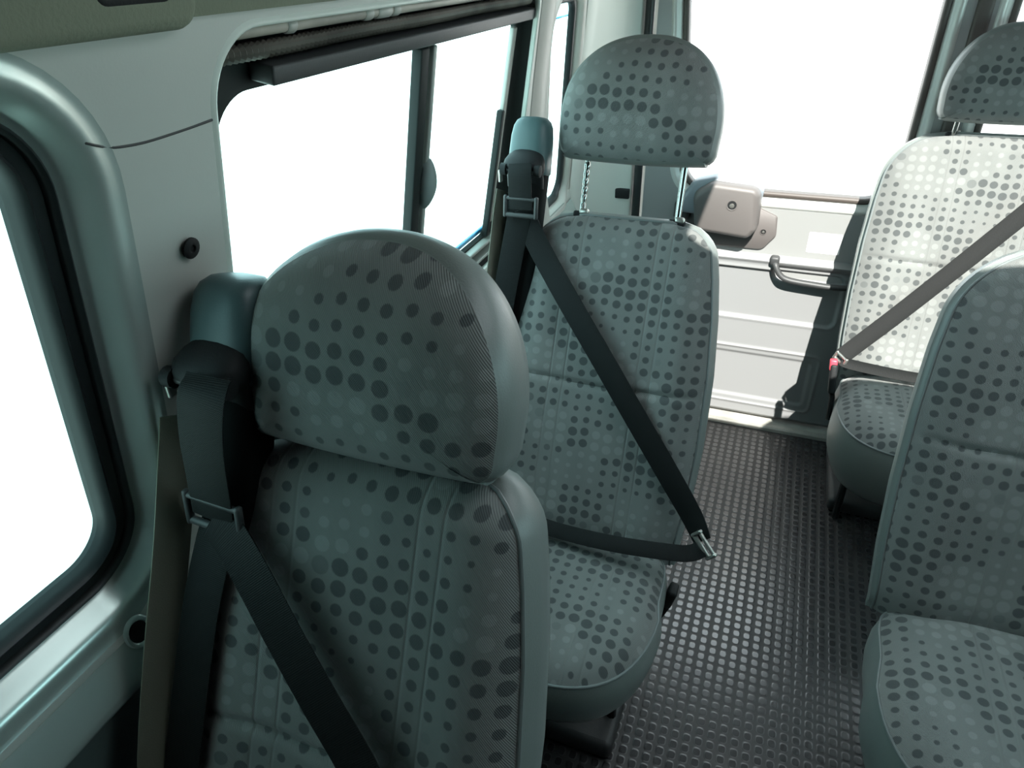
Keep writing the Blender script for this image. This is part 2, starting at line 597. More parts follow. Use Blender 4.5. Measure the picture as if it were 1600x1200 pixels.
mb = wbox(1.112, 1.140, 0.928, 1.418, -0.046, -0.026)
rel(mb.build('window_divider', FRAME), w2, inv2)
mb = wbox(1.143, 1.158, 0.928, 1.418, -0.046, -0.034)
rel(mb.build('window_divider', FRAME), w2, inv2)
mb = wbox(1.160, 1.174, 0.928, 1.418, -0.046, -0.028)
rel(mb.build('sliding_frame', FRL), w2, inv2)
rel(wbox(1.560, 1.580, 0.96, 1.41, -0.046, -0.034).build('sliding_frame', CREAM), w2, inv2)
rel(wbox(1.545, 1.560, 0.93, 1.24, -0.046, -0.030).build('sliding_frame', FRAME), w2, inv2)
# rails along the foot of the sliding window
rel(wbox(0.66, 1.62, 0.934, 0.947, -0.060, -0.052).build('body_edge', BLUE), w2, inv2)
rel(wbox(0.62, 1.625, 0.918, 0.928, -0.042, -0.022).build('lower_rail', FRL), w2, inv2)
rel(wbox(0.62, 1.625, 0.897, 0.906, -0.036, -0.012).build('lower_rail', FRL), w2, inv2)
# finger catch of the sliding pane
mb = MB()
rings = []
ez = Vector((LEAN, 0, 1)).normalized()
for k in range(13):
    t = k / 12
    zz = -0.047 + 0.094 * t
    wd = 0.006 + 0.013 * math.sin(math.pi * min(1, max(0, t))) ** 0.7
    dd = 0.006 + 0.016 * math.sin(math.pi * t) ** 0.8
    c = WL(1.166 + 0.004 * t, 1.176, -0.030) + ez * zz
    rings.append([c + Vector((0, 1, 0)) * (wd * math.cos(a)) + NIN * (dd * max(0, math.sin(a)) - 0.003 * (math.sin(a) < 0)) for a in [2 * math.pi * i / 16 for i in range(16)]])
mb.loft(rings)
rel(mb.build('window_latch', LATG, sharp=70), w2, inv2)

# exposed header above the sliding window: rail, metal tube with clips, corrugated conduit
hr = tag(wbox(0.700, 1.604, 1.424, 1.446, -0.040, -0.006, 0.003).build('window_rail', DKP), 'long dark rail with a square end along the top of the sliding window', 'rail')
mb = MB()
mb.tube([WL(y, 1.483, -0.016) for y in (0.64, 0.8, 1.0, 1.2, 1.4, 1.59)], 0.0076, 12)
tb = mb.build('metal_tube', PIPEM)
tag(tb, 'pale metal tube running above the sliding window under the trim edge', 'tube')
for y0, y1 in ((0.735, 0.752), (0.905, 0.925), (0.938, 0.975), (0.98, 1.0)):
    mb = MB()
    mb.tube([WL(y0, 1.483, -0.016), WL(y0 + .003, 1.483, -0.016), WL(y1 - .003, 1.483, -0.016), WL(y1, 1.483, -0.016)], [0.0080, 0.0098, 0.0098, 0.0080], 12)
    mb.build('tube_clip', CREAM, tb)
mb = MB()
N = 200
mb.tube([WL(0.63 + 0.96 * i / N, 1.461, -0.022 + 0.002 * math.sin(i / 13.0)) for i in range(N + 1)],
        [0.0083 + 0.0020 * (1 if (i // 1) % 2 else -1) for i in range(N + 1)], 12)
tag(mb.build('cable_conduit', HDR, sharp=20), 'dirty corrugated cable conduit between the metal tube and the dark window rail', 'conduit')

# window_3: small rear quarter window
w3 = tag(empty('window_3', WL(1.95, 1.15, 0)), kind='structure')
inv3 = Vector(w3.location)
prof = [(0.040, 0.0), (0.034, 0.002), (0.026, -0.002), (0.018, -0.012), (0.014, -0.024)]
rel(loft2d([(offset2d(qw, o), d) for o, d in prof], WL).build('window_surround', CREAM, sharp=80), w3, inv3)
prof = [(0.015, -0.020), (0.010, -0.016), (0.004, -0.018), (0.0, -0.026), (-0.002, -0.034)]
rel(loft2d([(offset2d(qw, o), d) for o, d in prof], WL).build('window_gasket', RUB, sharp=80), w3, inv3)
rel(panel('pane', qw, [], WL, GLS, d=-0.030), w3, inv3)
rel(wbox(1.76, 2.02, 1.395, 1.400, -0.050, -0.042).build('body_edge', BLUE), w3, inv3)

# shut line between the upper and the lower pillar trim
mb = MB()
mb.tube([WL(*p) for p in catmull([(0.421, 1.427, -0.024), (0.428, 1.425, -0.013), (0.434, 1.422, -0.001), (0.439, 1.420, 0.0025), (0.446, 1.417, 0.0012), (0.456, 1.413, -0.0018), (0.468, 1.4105, 0.0), (0.50, 1.408, 0.0), (0.55, 1.409, 0.0), (0.588, 1.411, 0.0005)], 6)], 0.0013, 6)
tag(mb.build('trim_1', DKP), kind='structure')
sc = MB()
sc.loft([[WL(0.532 + r * math.cos(a), 1.291 + r * math.sin(a), d) for a in [2 * math.pi * i / 20 for i in range(20)]] for r, d in ((0.0115, 0.0035), (0.0115, 0.006), (0.009, 0.0075), (0.0045, 0.0075), (0.0035, 0.005))], False, True)
tag(sc.build('screw_cap', BLK), 'black round screw cap on the grey pillar between the two side windows', 'cap')
sc = MB()
cc = (0.353, 0.852)
sc.loft([[WL(cc[0] + r * math.cos(a), cc[1] + r * 1.1 * math.sin(a), d) for a in [2 * math.pi * i / 24 for i in range(24)]] for r, d in ((0.019, 0.0006), (0.017, 0.003), (0.014, 0.003), (0.0125, 0.0008))], False, False)
g1 = sc.build('grommet', SILV)
tag(g1, 'round hole with a raised rim in the wall below the near window corner', 'hole')
sc = MB()
sc.loft([[WL(cc[0] + r * math.cos(a), cc[1] + r * 1.1 * math.sin(a), d) for a in [2 * math.pi * i / 24 for i in range(24)]] for r, d in ((0.0126, 0.0014), (0.006, 0.0012))], False, True)
sc.build('hole', BLK, g1)

# pillar behind the sliding window (pale, rounded) and the rear corner pillar
mb = MB()
def strip(path0, path1, n=8, bulge=0.012):
    """rounded vertical strip between two edge polylines of 3D points"""
    rings = []
    for a, b in zip(path0, path1):
        a, b = Vector(a), Vector(b)
        rings.append([a.lerp(b, k / n) + NIN * (bulge * math.sin(math.pi * k / n)) for k in range(n + 1)])
    return rings
mb.loft(strip([WL(1.612, 1.50, 0.001), WL(1.640, 1.30, 0.001), WL(1.690, 1.05, 0.001), WL(1.72, 0.75, 0.001)],
              [WL(1.705, 1.50, 0.001), WL(1.745, 1.30, 0.001), WL(1.840, 1.05, 0.001), WL(1.93, 0.75, 0.001)], 8, 0.014), False, False, False)
tag(mb.build('trim_2', CREAM, sharp=80), kind='structure')
DY = 2.36
def corner(u):
    """plan of the rear corner from the side wall round to the rear doors, u 0..1"""
    return None
mb = MB()
rings = []
for z in (0.0, 0.5, 0.88, 1.15, 1.45, 1.75):
    x0 = WL(0, z, 0).x if z > ZC else XL
    yb = 2.19 if z < .9 else 2.19 - 0.36 * (z - .9)
    pts = [(x0 + .002, yb), (x0 + .014, yb + .02), (x0 + .020, yb + .05)]
    q0 = Vector((x0 + .020, yb + .05))
    xe = -0.475
    for k in range(1, 8):
        t = k / 8
        pts.append((q0.x + (xe - .03 - q0.x) * t, q0.y + (2.335 - q0.y) * t))
    pts += [(xe - .02, 2.338), (xe - .010, 2.345), (xe, 2.36), (xe, 2.40)]
    rings.append([Vector((p[0], p[1], z)) for p in pts])
mb.loft(rings, False, False, False)
tag(mb.build('trim_3', LIP, sharp=60), kind='structure')

# overhead panel with rounded end, above the near window
mb = MB()
ov = roundpoly([(-1.25, 1.500), (0.566, 1.500), (0.580, 1.86), (-1.25, 1.86)], [0.005, 0.022, 0.02, 0.005], 6)
mb.loft([[WL(p[0], p[1], d) for p in offset2d(ov, o)] for o, d in ((0.0, 0.0), (0.0, 0.012), (-0.003, 0.017), (-0.009, 0.020))], False, True)
ovp = tag(mb.build('overhead_panel', HEAD, sharp=60), 'olive fabric covered overhead panel above the nearest side window', 'panel')
mb = MB()
g0 = roundpoly([(0.455, 1.524), (0.535, 1.524), (0.545, 1.60), (0.445, 1.60)], 0.012, 5)
mb.loft([[WL(p[0], p[1], d) for p in offset2d(g0, o)] for o, d in ((0.0, 0.0195), (-0.002, 0.021), (-0.006, 0.0208))], False, True)
mb.build('recess', BLK, ovp)
# headliner: side cove up to the roof
tag(mk('ceiling', [(xw(1.507) - .004, -1.3, 1.507), (xw(1.507) - .004, 2.26, 1.507), (xw(1.507) + .005, -1.3, 1.506), (xw(1.507) + .005, 2.26, 1.506), (xw(1.7) + .02, -1.3, 1.70), (xw(1.7) + .02, 2.4, 1.70), (xw(1.85) + .06, -1.3, 1.86), (xw(1.85) + .06, 2.4, 1.86),
                   (-0.30, -1.3, 1.93), (-0.30, 2.4, 1.93)],
       [(0, 1, 3, 2), (2, 3, 5, 4), (4, 5, 7, 6), (6, 7, 9, 8)], HEAD), kind='structure')
HX0, HX1, HY0, HY1 = 0.06, 1.04, 0.53, 1.53  # unseen hatch, added to let the sun reach the rear door
hatch = roundpoly([(HX0, HY0), (HX1, HY0), (HX1, HY1), (HX0, HY1)], 0.06, 6)
tag(panel('ceiling_roof', [Vector(p) for p in ((-0.30, -1.3), (1.46, -1.3), (1.46, 2.4), (-0.30, 2.4))], [hatch[::-1]], lambda a, b, d: Vector((a, b, 1.93 - d)), DKP, thick=0.04), kind='structure')
hf = MB()
hf.loft([[Vector((p[0], p[1], z)) for p in offset2d(hatch, o)] for o, z in ((0.0, 1.97), (0.0, 1.925), (0.03, 1.922), (0.032, 1.93))], False, False)
tag(hf.build('added_hatch_frame', DKP), kind='structure')
tag(panel('added_hatch_pane', hatch, [], lambda a, b, d: Vector((a, b, 1.955)), GLH), kind='structure')  # pane of the added hatch, dims the sky and sun coming in

# floor, step edge, other walls
tag(mk('floor', [(-.70, -1.3, 0), (1.5, -1.3, 0), (1.5, 2.32, 0), (-.70, 2.32, 0)], [(0, 1, 2, 3)], FLO, smooth_=False), kind='structure')
mb = MB()
prof = [(2.302, 0.0), (2.303, 0.012), (2.308, 0.017), (2.325, 0.018), (2.328, 0.016), (2.332, 0.018), (2.40, 0.020), (2.42, 0.0)]
mb.loft([[Vector((x, y, z)) for y, z in prof] for x in (-0.60, 1.46)], False, False, False)
tag(mb.build('trim_4', SILL, sharp=30), kind='structure')
XR = 1.46
def WR(y, z, d):
    return Vector((XR - d, y, z))
rwin = roundpoly([(0.50, 1.0), (2.1, 1.0), (2.1, 1.43), (0.50, 1.43)], 0.05, 6)
tag(panel('wall_right', [Vector(p) for p in ((-1.3, 0), (2.4, 0), (2.4, 1.93), (-1.3, 1.93))], [rwin[::-1]], WR, DKP, thick=0.03), kind='structure')
tag(panel('added_side_window', rwin, [], WR, GLS, d=-0.02), kind='structure')  # unseen window, added to light the seats from the right
tag(panel('front_light_block', [Vector(p) for p in ((-.70, 0), (1.46, 0), (1.46, 1.93), (-.45, 1.93))], [], lambda a, b, d: Vector((a, -1.3 + d, b)), DKP, thick=0.02), kind='structure')  # unseen, added to close off the front and keep light off the seats
tag(mk('ground', [(-30, -30, -.55), (30, -30, -.55), (30, 30, -.55), (-30, 30, -.55)], [(0, 1, 2, 3)], GROUND, smooth_=False), kind='structure')

# ------------------------------------------------------------------ rear doors
XC = 0.418


def rear_door(name, wname, mir):
    def fx(x):
        return 2 * XC - x if mir else x

    def FD(a, b, d):
        return Vector((fx(a), DY - d, b))
    base = Vector((fx(0.0), DY, 0.0))
    D = tag(empty(name, base), kind='structure')
    win = roundpoly([(-0.300, 0.876), (0.322, 0.876), (0.322, 1.50), (-0.352, 1.50)], [0.075, 0.085, 0.06, 0.06], 12)
    if mir:
        win = roundpoly([(-0.300, 0.876), (0.335, 0.876), (0.335, 1.50), (-0.352, 1.50)], [0.075, 0.085, 0.06, 0.06], 12)
    out = roundpoly([(-0.442, 0.025), (0.400, 0.025), (0.400, 1.72), (-0.435, 1.72)], 0.03, 6)
    hole = offset2d(win, 0.052)
    rel(panel('door_shell', out, [hole[::-1]], FD, DOORP, thick=0.03), D, base)
    prof = [(0.052, 0.0), (0.048, 0.0035), (0.043, 0.0055), (0.038, 0.0050), (0.034, 0.0020), (0.029, -0.002), (0.020, -0.006), (0.017, -0.014)]
    rel(loft2d([(offset2d(win, o), d) for o, d in prof], FD).build('window_surround', DSUR, sharp=80), D, base)
    prof = [(0.019, -0.016), (0.019, -0.006), (0.014, -0.001), (0.006, -0.001), (0.001, -0.005), (0.0, -0.012), (-0.002, -0.03)]
    rel(loft2d([(offset2d(win, o), d) for o, d in prof], FD).build('window_gasket', SEAL, sharp=80), D, base)
    W_ = tag(empty(wname, FD(0, 1.15, -.02)), kind='structure')
    rel(panel('pane', win, [], FD, GLC, d=-0.022), W_, W_.location)
    # moulded door card with two framed recesses
    x0, x1, z0, z1 = -0.40, 0.335, 0.030, 0.668
    NX, NZ = 190, 170

    def rr(x, z, ax, az, bx, bz, rad):
        cx, cz = (ax + bx) / 2, (az + bz) / 2
        qx, qz = abs(x - cx) - (bx - ax) / 2 + rad, abs(z - cz) - (bz - az) / 2 + rad
        return math.hypot(max(qx, 0), max(qz, 0)) + min(max(qx, qz), 0) - rad

    def sst(a, b, t):
        t = min(1, max(0, (t - a) / (b - a)))
        return t * t * (3 - 2 * t)
    V, Fc = [], []
    for j in range(NZ + 1):
        for i in range(NX + 1):
            x = x0 + (x1 - x0) * i / NX
            z = z0 + (z1 - z0) * j / NZ
            h = 0.020
            e = rr(x, z, x0, z0, x1, z1, 0.03)
            h -= 0.020 * sst(-0.014, 0.0, e)
            s1 = rr(x, z, -0.34, 0.432, 0.250, 0.622, 0.030)
            h -= 0.010 * (1 - sst(-0.010, 0.004, s1))
            h += 0.003 * math.exp(-(s1 / 0.006) ** 2)
            s2 = rr(x, z, -0.34, 0.085, 0.232, 0.320, 0.025)
            h += 0.004 * math.exp(-(s2 / 0.005) ** 2)
            s3 = rr(x, z, -0.315, 0.110, 0.207, 0.297, 0.018)
            h -= 0.006 * (1 - sst(-0.010, 0.004, s3))
            h += 0.006 * math.exp(-((z - 0.652) / 0.007) ** 2)
            # pocket behind the pull handle
            s4 = rr(x, z, 0.02, 0.585, 0.29, 0.640, 0.02)
            h -= 0.012 * (1 - sst(-0.012, 0.003, s4))
            V.append(FD(x, z, h))
    for j in range(NZ):
        for i in range(NX):
            a = j * (NX + 1) + i
            Fc.append((a, a + 1, a + NX + 2, a + NX + 1))
    rel(mk('door_card', V, Fc, DTRIM), D, base)
    if not mir:
        # pull handle
        mb = MB()
        path = catmull([FD(0.022, 0.662, 0.016), FD(0.026, 0.648, 0.034), FD(0.045, 0.618, 0.042), FD(0.075, 0.603, 0.044), FD(0.15, 0.597, 0.044), FD(0.22, 0.595, 0.044), FD(0.262, 0.600, 0.040), FD(0.285, 0.612, 0.022)], 6)
        n = 12
        rings = []
        for i, p in enumerate(path):
            t = (path[min(i + 1, len(path) - 1)] - path[max(i - 1, 0)]).normalized()
            b = Vector((0, 1, 0))
            c = t.cross(b).normalized()
            rings.append([p + b * (0.011 * math.cos(2 * math.pi * k / n)) + c * (0.0095 * math.sin(2 * math.pi * k / n)) for k in range(n)])
        mb.loft(rings)
        mb.rbox(FD(0.022, 0.658, 0.022), (0.030, 0.03, 0.03), 0.008)
        h = rel(mb.build('pull_handle', DKP), D, base)
        # cover of the window mechanism, lower corner of the window
        mb = MB()
        bp = roundpoly([(-0.290, 0.683), (-0.025, 0.683), (0.012, 0.735), (0.006, 0.800), (-0.07, 0.83), (-0.290, 0.85)], [0.01, 0.03, 0.02, 0.012, 0.02, 0.02], 6)
        mb.loft([[FD(p[0], p[1], d) for p in offset2d(bp, o)] for o, d in ((0, 0.0), (0, 0.005), (-0.003, 0.008))], False, True)
        pb = rel(mb.build('cover_plate', BEI, sharp=50), D, base)
        mb = MB()
        bx = roundpoly([(-0.245, 0.752), (-0.075, 0.738), (-0.054, 0.768), (-0.058, 0.900), (-0.205, 0.910), (-0.262, 0.870)], [0.02, 0.022, 0.02, 0.03, 0.03, 0.04], 7)
        mb.loft([[FD(p[0], p[1], d) for p in offset2d(bx, o)] for o, d in ((0.006, 0.007), (0.004, 0.05), (0.0, 0.066), (-0.006, 0.074), (-0.014, 0.077))], False, True)
        cb = rel(mb.build('cover_box', BEI, sharp=50), D, base)
        for (sx, sz, sd, rad, par) in ((-0.137, 0.846, 0.0772, 0.0175, cb), (-0.030, 0.746, 0.0082, 0.0105, pb)):
            mb = MB()
            mb.loft([[FD(sx + r * math.cos(a), sz + r * math.sin(a), sd + d) for a in [2 * math.pi * i / 20 for i in range(20)]] for r, d in ((rad, 0.0), (rad, 0.0012), (rad * .86, 0.0014), (rad * .80, 0.0004))], False, False)
            mb.build('screw_socket', BEI, par)
            mb = MB()
            mb.loft([[FD(sx + r * math.cos(a), sz + r * math.sin(a), sd + d) for a in [2 * math.pi * i / 20 for i in range(20)]] for r, d in ((rad * .81, 0.0004), (rad * .6, 0.0003))], True, True)
            mb.build('screw_hole', BLK, par)
            mb = MB()
            mb.loft([[FD(sx + r * math.cos(a), sz - rad * .1 + r * math.sin(a), sd + d) for a in [2 * math.pi * i / 14 for i in range(14)]] for r, d in ((rad * .45, 0.0004), (rad * .40, 0.0018), (rad * .2, 0.0022))], True, True)
            mb.build('screw', STEEL, par)
        mb = MB()
        hb_ = roundpoly([(-0.330, 0.800), (-0.060, 0.780), (-0.045, 0.905), (-0.200, 0.925), (-0.270, 0.905)], [0.02, 0.02, 0.03, 0.05, 0.05], 7)
        mb.loft([[FD(p[0], p[1], d) for p in offset2d(hb_, o)] for o, d in ((0, 0.0), (0, 0.036), (-0.004, 0.046), (-0.012, 0.050))], False, True)
        rel(mb.build('cover_housing', HOUS, sharp=50), D, base)
        # dark lever beside the cover
        mb = MB()
        mb.rbox(FD(-0.300, 0.80, 0.02), (0.05, 0.03, 0.06), 0.01)
        rel(mb.build('lock_lever', DKP), D, base)
        # paper label
        lb = roundpoly([(0.112, 0.690), (0.212, 0.690), (0.212, 0.758), (0.112, 0.758)], 0.003, 3)
        mb = MB()
        mb.loft([[FD(p[0], p[1], d) for p in lb] for d in (0.0, 0.0008)], False, True)
        tag(mb.build('sticker', WHITE, smooth_=False), 'blank white sticker on the rear door above the pull handle', 'sticker')
    return D


rear_door('door_1', 'window_4', False)
rear_door('door_2', 'window_7', True)
# rubber seals: door edge against the body, and between the two doors
mb = MB()
mb.tube([(-0.460, DY - .004, z) for z in (0.03, 0.6, 1.2, 1.7)], 0.014, 10)
mb.tube([(2 * XC + 0.460, DY - .004, z) for z in (0.03, 0.6, 1.2, 1.7)], 0.014, 10)
tag(mb.build('trim_5', RUB), kind='structure')
mb = MB()
mb.rbox((XC, DY + .002, 0.875), (0.040, 0.03, 1.70), 0.010)
mb.rbox((XC, DY + .026, 0.875), (0.12, 0.01, 1.70), 0.003)
tag(mb.build('trim_6', SEAL), kind='structure')
tag(mk('trim_7', [(-.7, DY + .03, 1.715), (1.5, DY + .03, 1.715), (1.5, DY + .0, 1.95), (-.7, DY + 0., 1.95), (-.7, DY + .05, 0), (-.44, DY + .05, 0), (-.44, DY + .05, 1.72), (-.7, DY + .05, 1.72)],
       [(0, 1, 2, 3), (4, 5, 6, 7)], PAINT, smooth_=False), kind='structure')
mb = MB()
mb.rbox((-0.508, 2.325, 0.842), (0.058, 0.014, 0.034), 0.004)
tag(mb.build('striker_recess', BLK), 'dark rectangular catch recess low on the rear corner pillar', 'catch')

# ------------------------------------------------------------------ seats
JN = Vector((0, 0, 0.44))
LB = 0.705
K = {}


def set_kind(k):
    '''single: slim reclined seats by the windows; bench: broader, straighter, round-shouldered seats across the aisle'''
    rb = R(25) if k == 'single' else R(20)
    K.update(name=k, es=Vector((0, math.sin(rb), math.cos(rb))), ew=Vector((0, -math.cos(rb), math.sin(rb))))
    if k == 'single':
        K.update(hwt=[(0, .205), (.12, .216), (.25, .221), (.40, .217), (.52, .206), (.60, .194), (.66, .182), (.705, .170)], r=.060, cw=1.0, fw=1.0, th=1.0, hw0=.004, hrot=0.0, hsy=1.0)
    else:
        K.update(hwt=[(0, .262), (.12, .270), (.25, .273), (.40, .270), (.52, .262), (.60, .252), (.66, .245), (.705, .240)], r=.125, cw=1.26, fw=1.38, th=.72, hw0=.026, hrot=R(12), hsy=.80)


def B(u, s, wv):
    return JN + Vector((u, 0, 0)) + K['es'] * s + K['ew'] * wv


def hw(s):
    T = K['hwt']
    v = T[-1][1]
    for (a, x), (b, y) in zip(T, T[1:]):
        if s <= b:
            t = max(0, (s - a) / (b - a))
            v = x + (y - x) * t
            break
    r = K['r']
    d = s - (LB - r)
    if d > 0:
        v -= r - math.sqrt(max(r * r - d * d, 0))
    return v


def wprof(a, s):
    """height of the padded front face over the backrest plane"""
    b = abs(a)
    w_ = 0.002
    w_ += 0.014 * math.exp(-((b - 0.72) / 0.20) ** 2) * min(1, max(0, (LB - s) / .25)) ** .7   # side bolsters
    w_ -= 0.024 * b ** 10
    t = max(0, (s - (LB - 0.05)) / 0.05)
    w_ -= 0.030 * t ** 2.4
    w_ -= 0.007 * math.exp(-((s - 0.345 - .012 * b) / 0.007) ** 2) * (1 - b ** 6)          # sewn cross seam
    w_ += 0.006 * math.exp(-((s - 0.26) / 0.09) ** 2) * (1 - b ** 2)
    w_ -= 0.015 * max(0, (0.06 - s) / 0.06) ** 2
    return w_


seatmesh = {}


def backrest_front(parent):
    if K['name'] + 'bf' in seatmesh:
        return inst('backrest', K['name'] + 'bf', parent)
    NA, NS = 70, 150
    V, Fc, uv = [], [], []
    for j in range(NS + 1):
        s = -0.02 + (LB + 0.02) * j / NS
        h = hw(s)
        for i in range(NA + 1):
            a = -1 + 2 * i / NA
            a = math.copysign(1 - (1 - abs(a)) ** 1.35, a)
            V.append(B(a * h, s, wprof(a, s)))
            uv.append((a * h, s))
    for j in range(NS):
        for i in range(NA):
            k = j * (NA + 1) + i
            Fc.append((k, k + 1, k + NA + 2, k + NA + 1))
    o = mk('backrest', V, Fc, FAB, parent, uv=uv)
    add_attr(o, 'tuck', 1.0)
    seatmesh[K['name'] + 'bf'] = o.data
    return o


def inst(name, key, parent):
    o = bpy.data.objects.new(name, seatmesh[key])
    COL.objects.link(o)
    o.parent = parent
    return o


def back_edge():
    """left edge up, across the top, right edge down: (u, s, w)"""
    L = []
    ns = 70
    for j in range(ns + 1):
        s = -0.02 + (LB + 0.02) * j / ns
        L.append((-hw(s), s, wprof(1, s)))
    h = hw(LB)
    for i in range(1, 24):
        a = -1 + 2 * i / 24
        L.append((a * h, LB, wprof(a, LB)))
    for j in range(ns, -1, -1):
        s = -0.02 + (LB + 0.02) * j / ns
        L.append((hw(s), s, wprof(1, s)))
    return L


def backrest_shell(parent):
    E_ = back_edge()
    n = len(E_)
    nrm = []
    for i in range(n):
        p, q = E_[max(i - 1, 0)], E_[min(i + 1, n - 1)]
        t = Vector((q[0] - p[0], q[1] - p[1]))
        nv = Vector((-t.y, t.x)).normalized()
        nrm.append(nv)
    if K['name'] + 'bs' in seatmesh:
        o = inst('backrest_cover', K['name'] + 'bs', parent)
        inst('backrest_piping', K['name'] + 'bp', o)
        return o
    mb = MB()
    rings = []
    for off, w_ in ((0.0, None), (0.004, -0.034), (0.011, -0.050 * K['th']), (0.013, -0.070 * K['th']), (0.010, -0.095 * K['th']), (0.002, -0.112 * K['th']), (-0.012, -0.120 * K['th'])):
        ring = []
        for (u, s, w0), nv in zip(E_, nrm):
            wf = w0 - 0.0005 if w_ is None else min(w_, w0 - 0.002 - off * .3)
            ring.append(B(u + nv.x * off, s + nv.y * off, wf))
        rings.append(ring)
    mb.loft(rings, False, False, False)
    b0 = (len(rings) - 1) * n
    half = n // 2
    Fc = [(b0 + i, b0 + i + 1, b0 + n - 2 - i, b0 + n - 1 - i) for i in range(half - 1)]
    mb.F += Fc
    o = mb.build('backrest_cover', LEA, parent, sharp=60)
    seatmesh[K['name'] + 'bs'] = o.data
    mb = MB()
    mb.tube([B(u + nv.x * .0015, s + nv.y * .0015, w0 - 0.001) for (u, s, w0), nv in zip(E_, nrm)], 0.0028, 8)
    p = mb.build('backrest_piping', PIPE, o)
    seatmesh[K['name'] + 'bp'] = p.data
    return o


# headrest
HT = R(14)


def head_outline():
    """D shape (u, s) with the flat edge at the bottom"""
    pts = []
    W2, S0, HH = 0.157, 0.065, 0.232
    # bottom edge left to right with rounded corners
    rb = 0.022
    for i in range(11):
        pts.append((-0.145 + 0.29 * i / 10, 0.0))
    pts = [(x, 0.004 * (x / .145) ** 2) for x, _ in pts]
    for k in range(1, 6):
        a = -math.pi / 2 + math.pi / 2 * k / 6
        pts.append((0.132 + rb * math.cos(a) + .0, rb + rb * math.sin(a) + .004))
    pts.append((0.1545, 0.035))
    e = 2.25
    N = 44
    for k in range(N + 1):
        a = math.pi * k / N
        c, s_ = math.cos(a), math.sin(a)
        pts.append((math.copysign(abs(c) ** (2 / e), c) * W2, S0 + (HH - S0) * abs(s_) ** (2 / e)))
    pts.append((-0.1545, 0.035))
    for k in range(5, 0, -1):
        a = -math.pi / 2 + math.pi / 2 * k / 6
        pts.append((-(0.132 + rb * math.cos(a)), rb + rb * math.sin(a) + .004))
    # resample evenly
    P = [Vector(p) for p in pts]
    P.append(P[0])
    Ls = [0]
    for a, b in zip(P, P[1:]):
        Ls.append(Ls[-1] + (b - a).length)
    out = []
    M_ = 120
    j = 0
    for k in range(M_):
        d = Ls[-1] * k / M_
        while Ls[j + 1] < d:
            j += 1
        t = (d - Ls[j]) / max(1e-9, Ls[j + 1] - Ls[j])
        out.append(P[j].lerp(P[j + 1], t))
    return out


HO = head_outline()


def headrest(parent, raise_, y_off=0.0):
    hb = B(0, LB + raise_, K['hw0'])
    es = Vector((0, math.sin(HT), math.cos(HT)))
    ew = Vector((0, -math.cos(HT), math.sin(HT)))
    root = hb

    def H(u, s, w_):
        return Vector((u, 0, 0)) + es * s + ew * w_
    if 'hf' not in seatmesh:
        c = Vector((0, 0.10))
        V, Fc, uv = [], [], []
        T = [i / 22 for i in range(1, 23)]
        V.append(H(c.x, c.y, 0.026))
        uv.append((c.x, c.y + 3.02))
        n = len(HO)
        for t in T:
            for p in HO:
                q = c + (p - c) * t
                wz = 0.026 - 0.012 * t ** 2 - 0.016 * t ** 9
                wz -= 0.046 * max(0, (q.y - 0.11) / 0.122) ** 2.6
                V.append(H(q.x, q.y, wz))
                uv.append((q.x, q.y + 3.02))
        for i in range(n):
            Fc.append((0, 1 + i, 1 + (i + 1) % n))
        for k in range(len(T) - 1):
            for i in range(n):
                j = (i + 1) % n
                Fc.append((1 + k * n + i, 1 + k * n + j, 1 + (k + 1) * n + j, 1 + (k + 1) * n + i))
        o = mk('headrest', V, Fc, FAB, parent, uv=uv)
        add_attr(o, 'tuck', 0.0)
        seatmesh['hf'] = o.data
        edge = V[-n:]
        ctr = H(c.x, c.y, 0)
        mb = MB()
        rings = [edge]
        for sc_, f in ((0.0015, .03), (0.006, .10), (0.0095, .25), (0.010, .50), (0.006, .75), (-0.004, .91), (-0.020, 1.0)):
            ring = []
            for i, p in enumerate(HO):
                t = HO[(i + 1) % n] - HO[i - 1]
                nv = Vector((t.y, -t.x)).normalized()
                q = p + nv * sc_
                w0 = -0.002 - 0.046 * max(0, (p.y - 0.11) / 0.122) ** 2.6
                ring.append(H(q.x, q.y, w0 + (-0.104 - w0) * f))
            rings.append(ring)
        mb.loft(rings, False, True)
        b = mb.build('headrest_band', LEA, o, sharp=60)
        seatmesh['hb'] = b.data
    else:
        o = inst('headrest', 'hf', parent)
        b = inst('headrest_band', 'hb', o)
    o.location = hb
    o.rotation_euler = (K['hrot'], 0, 0)
    o.scale = (1, K['hsy'], 1)
    # posts and collars
    for sx in (-0.103, 0.103):
        mb = MB()
        p0 = B(sx, LB - .05, -0.062)
        p1 = hb + Matrix.Rotation(K['hrot'], 3, 'X') @ H(sx, 0.05, -0.045)
        if raise_ > .05 and sx < 0:
            # a row of adjusting notches down the raised post
            ts = [0.0, 0.15]
            rs = [0.0066, 0.0066]
            for k in range(6):
                t0 = 0.34 + 0.075 * k
                ts += [t0, t0 + .012, t0 + .024, t0 + .036]
                rs += [0.0066, 0.0056, 0.0056, 0.0066]
            ts.append(1.0)
            rs.append(0.0066)
            mb.tube([p0.lerp(p1, t) for t in ts], rs, 12)
        else:
            mb.tube([p0, p0.lerp(p1, .5), p1], 0.0066, 12)
        mb.build('headrest_post', CHR, parent)
        mb = MB()
        M_ = Matrix((Vector((1, 0, 0)), -K['ew'], K['es'])).transposed()
        mb.rbox(B(sx, LB + 0.004, -0.055), (0.036, 0.026, 0.014), 0.005, M_)
        col_ = mb.build('post_collar', BLK, parent)
        mb = MB()
        mb.rbox(B(sx + 0.006, LB + 0.010, -0.047), (0.020, 0.016, 0.012), 0.004, M_)
        mb.build('release_tab', STEEL, col_)
    return o


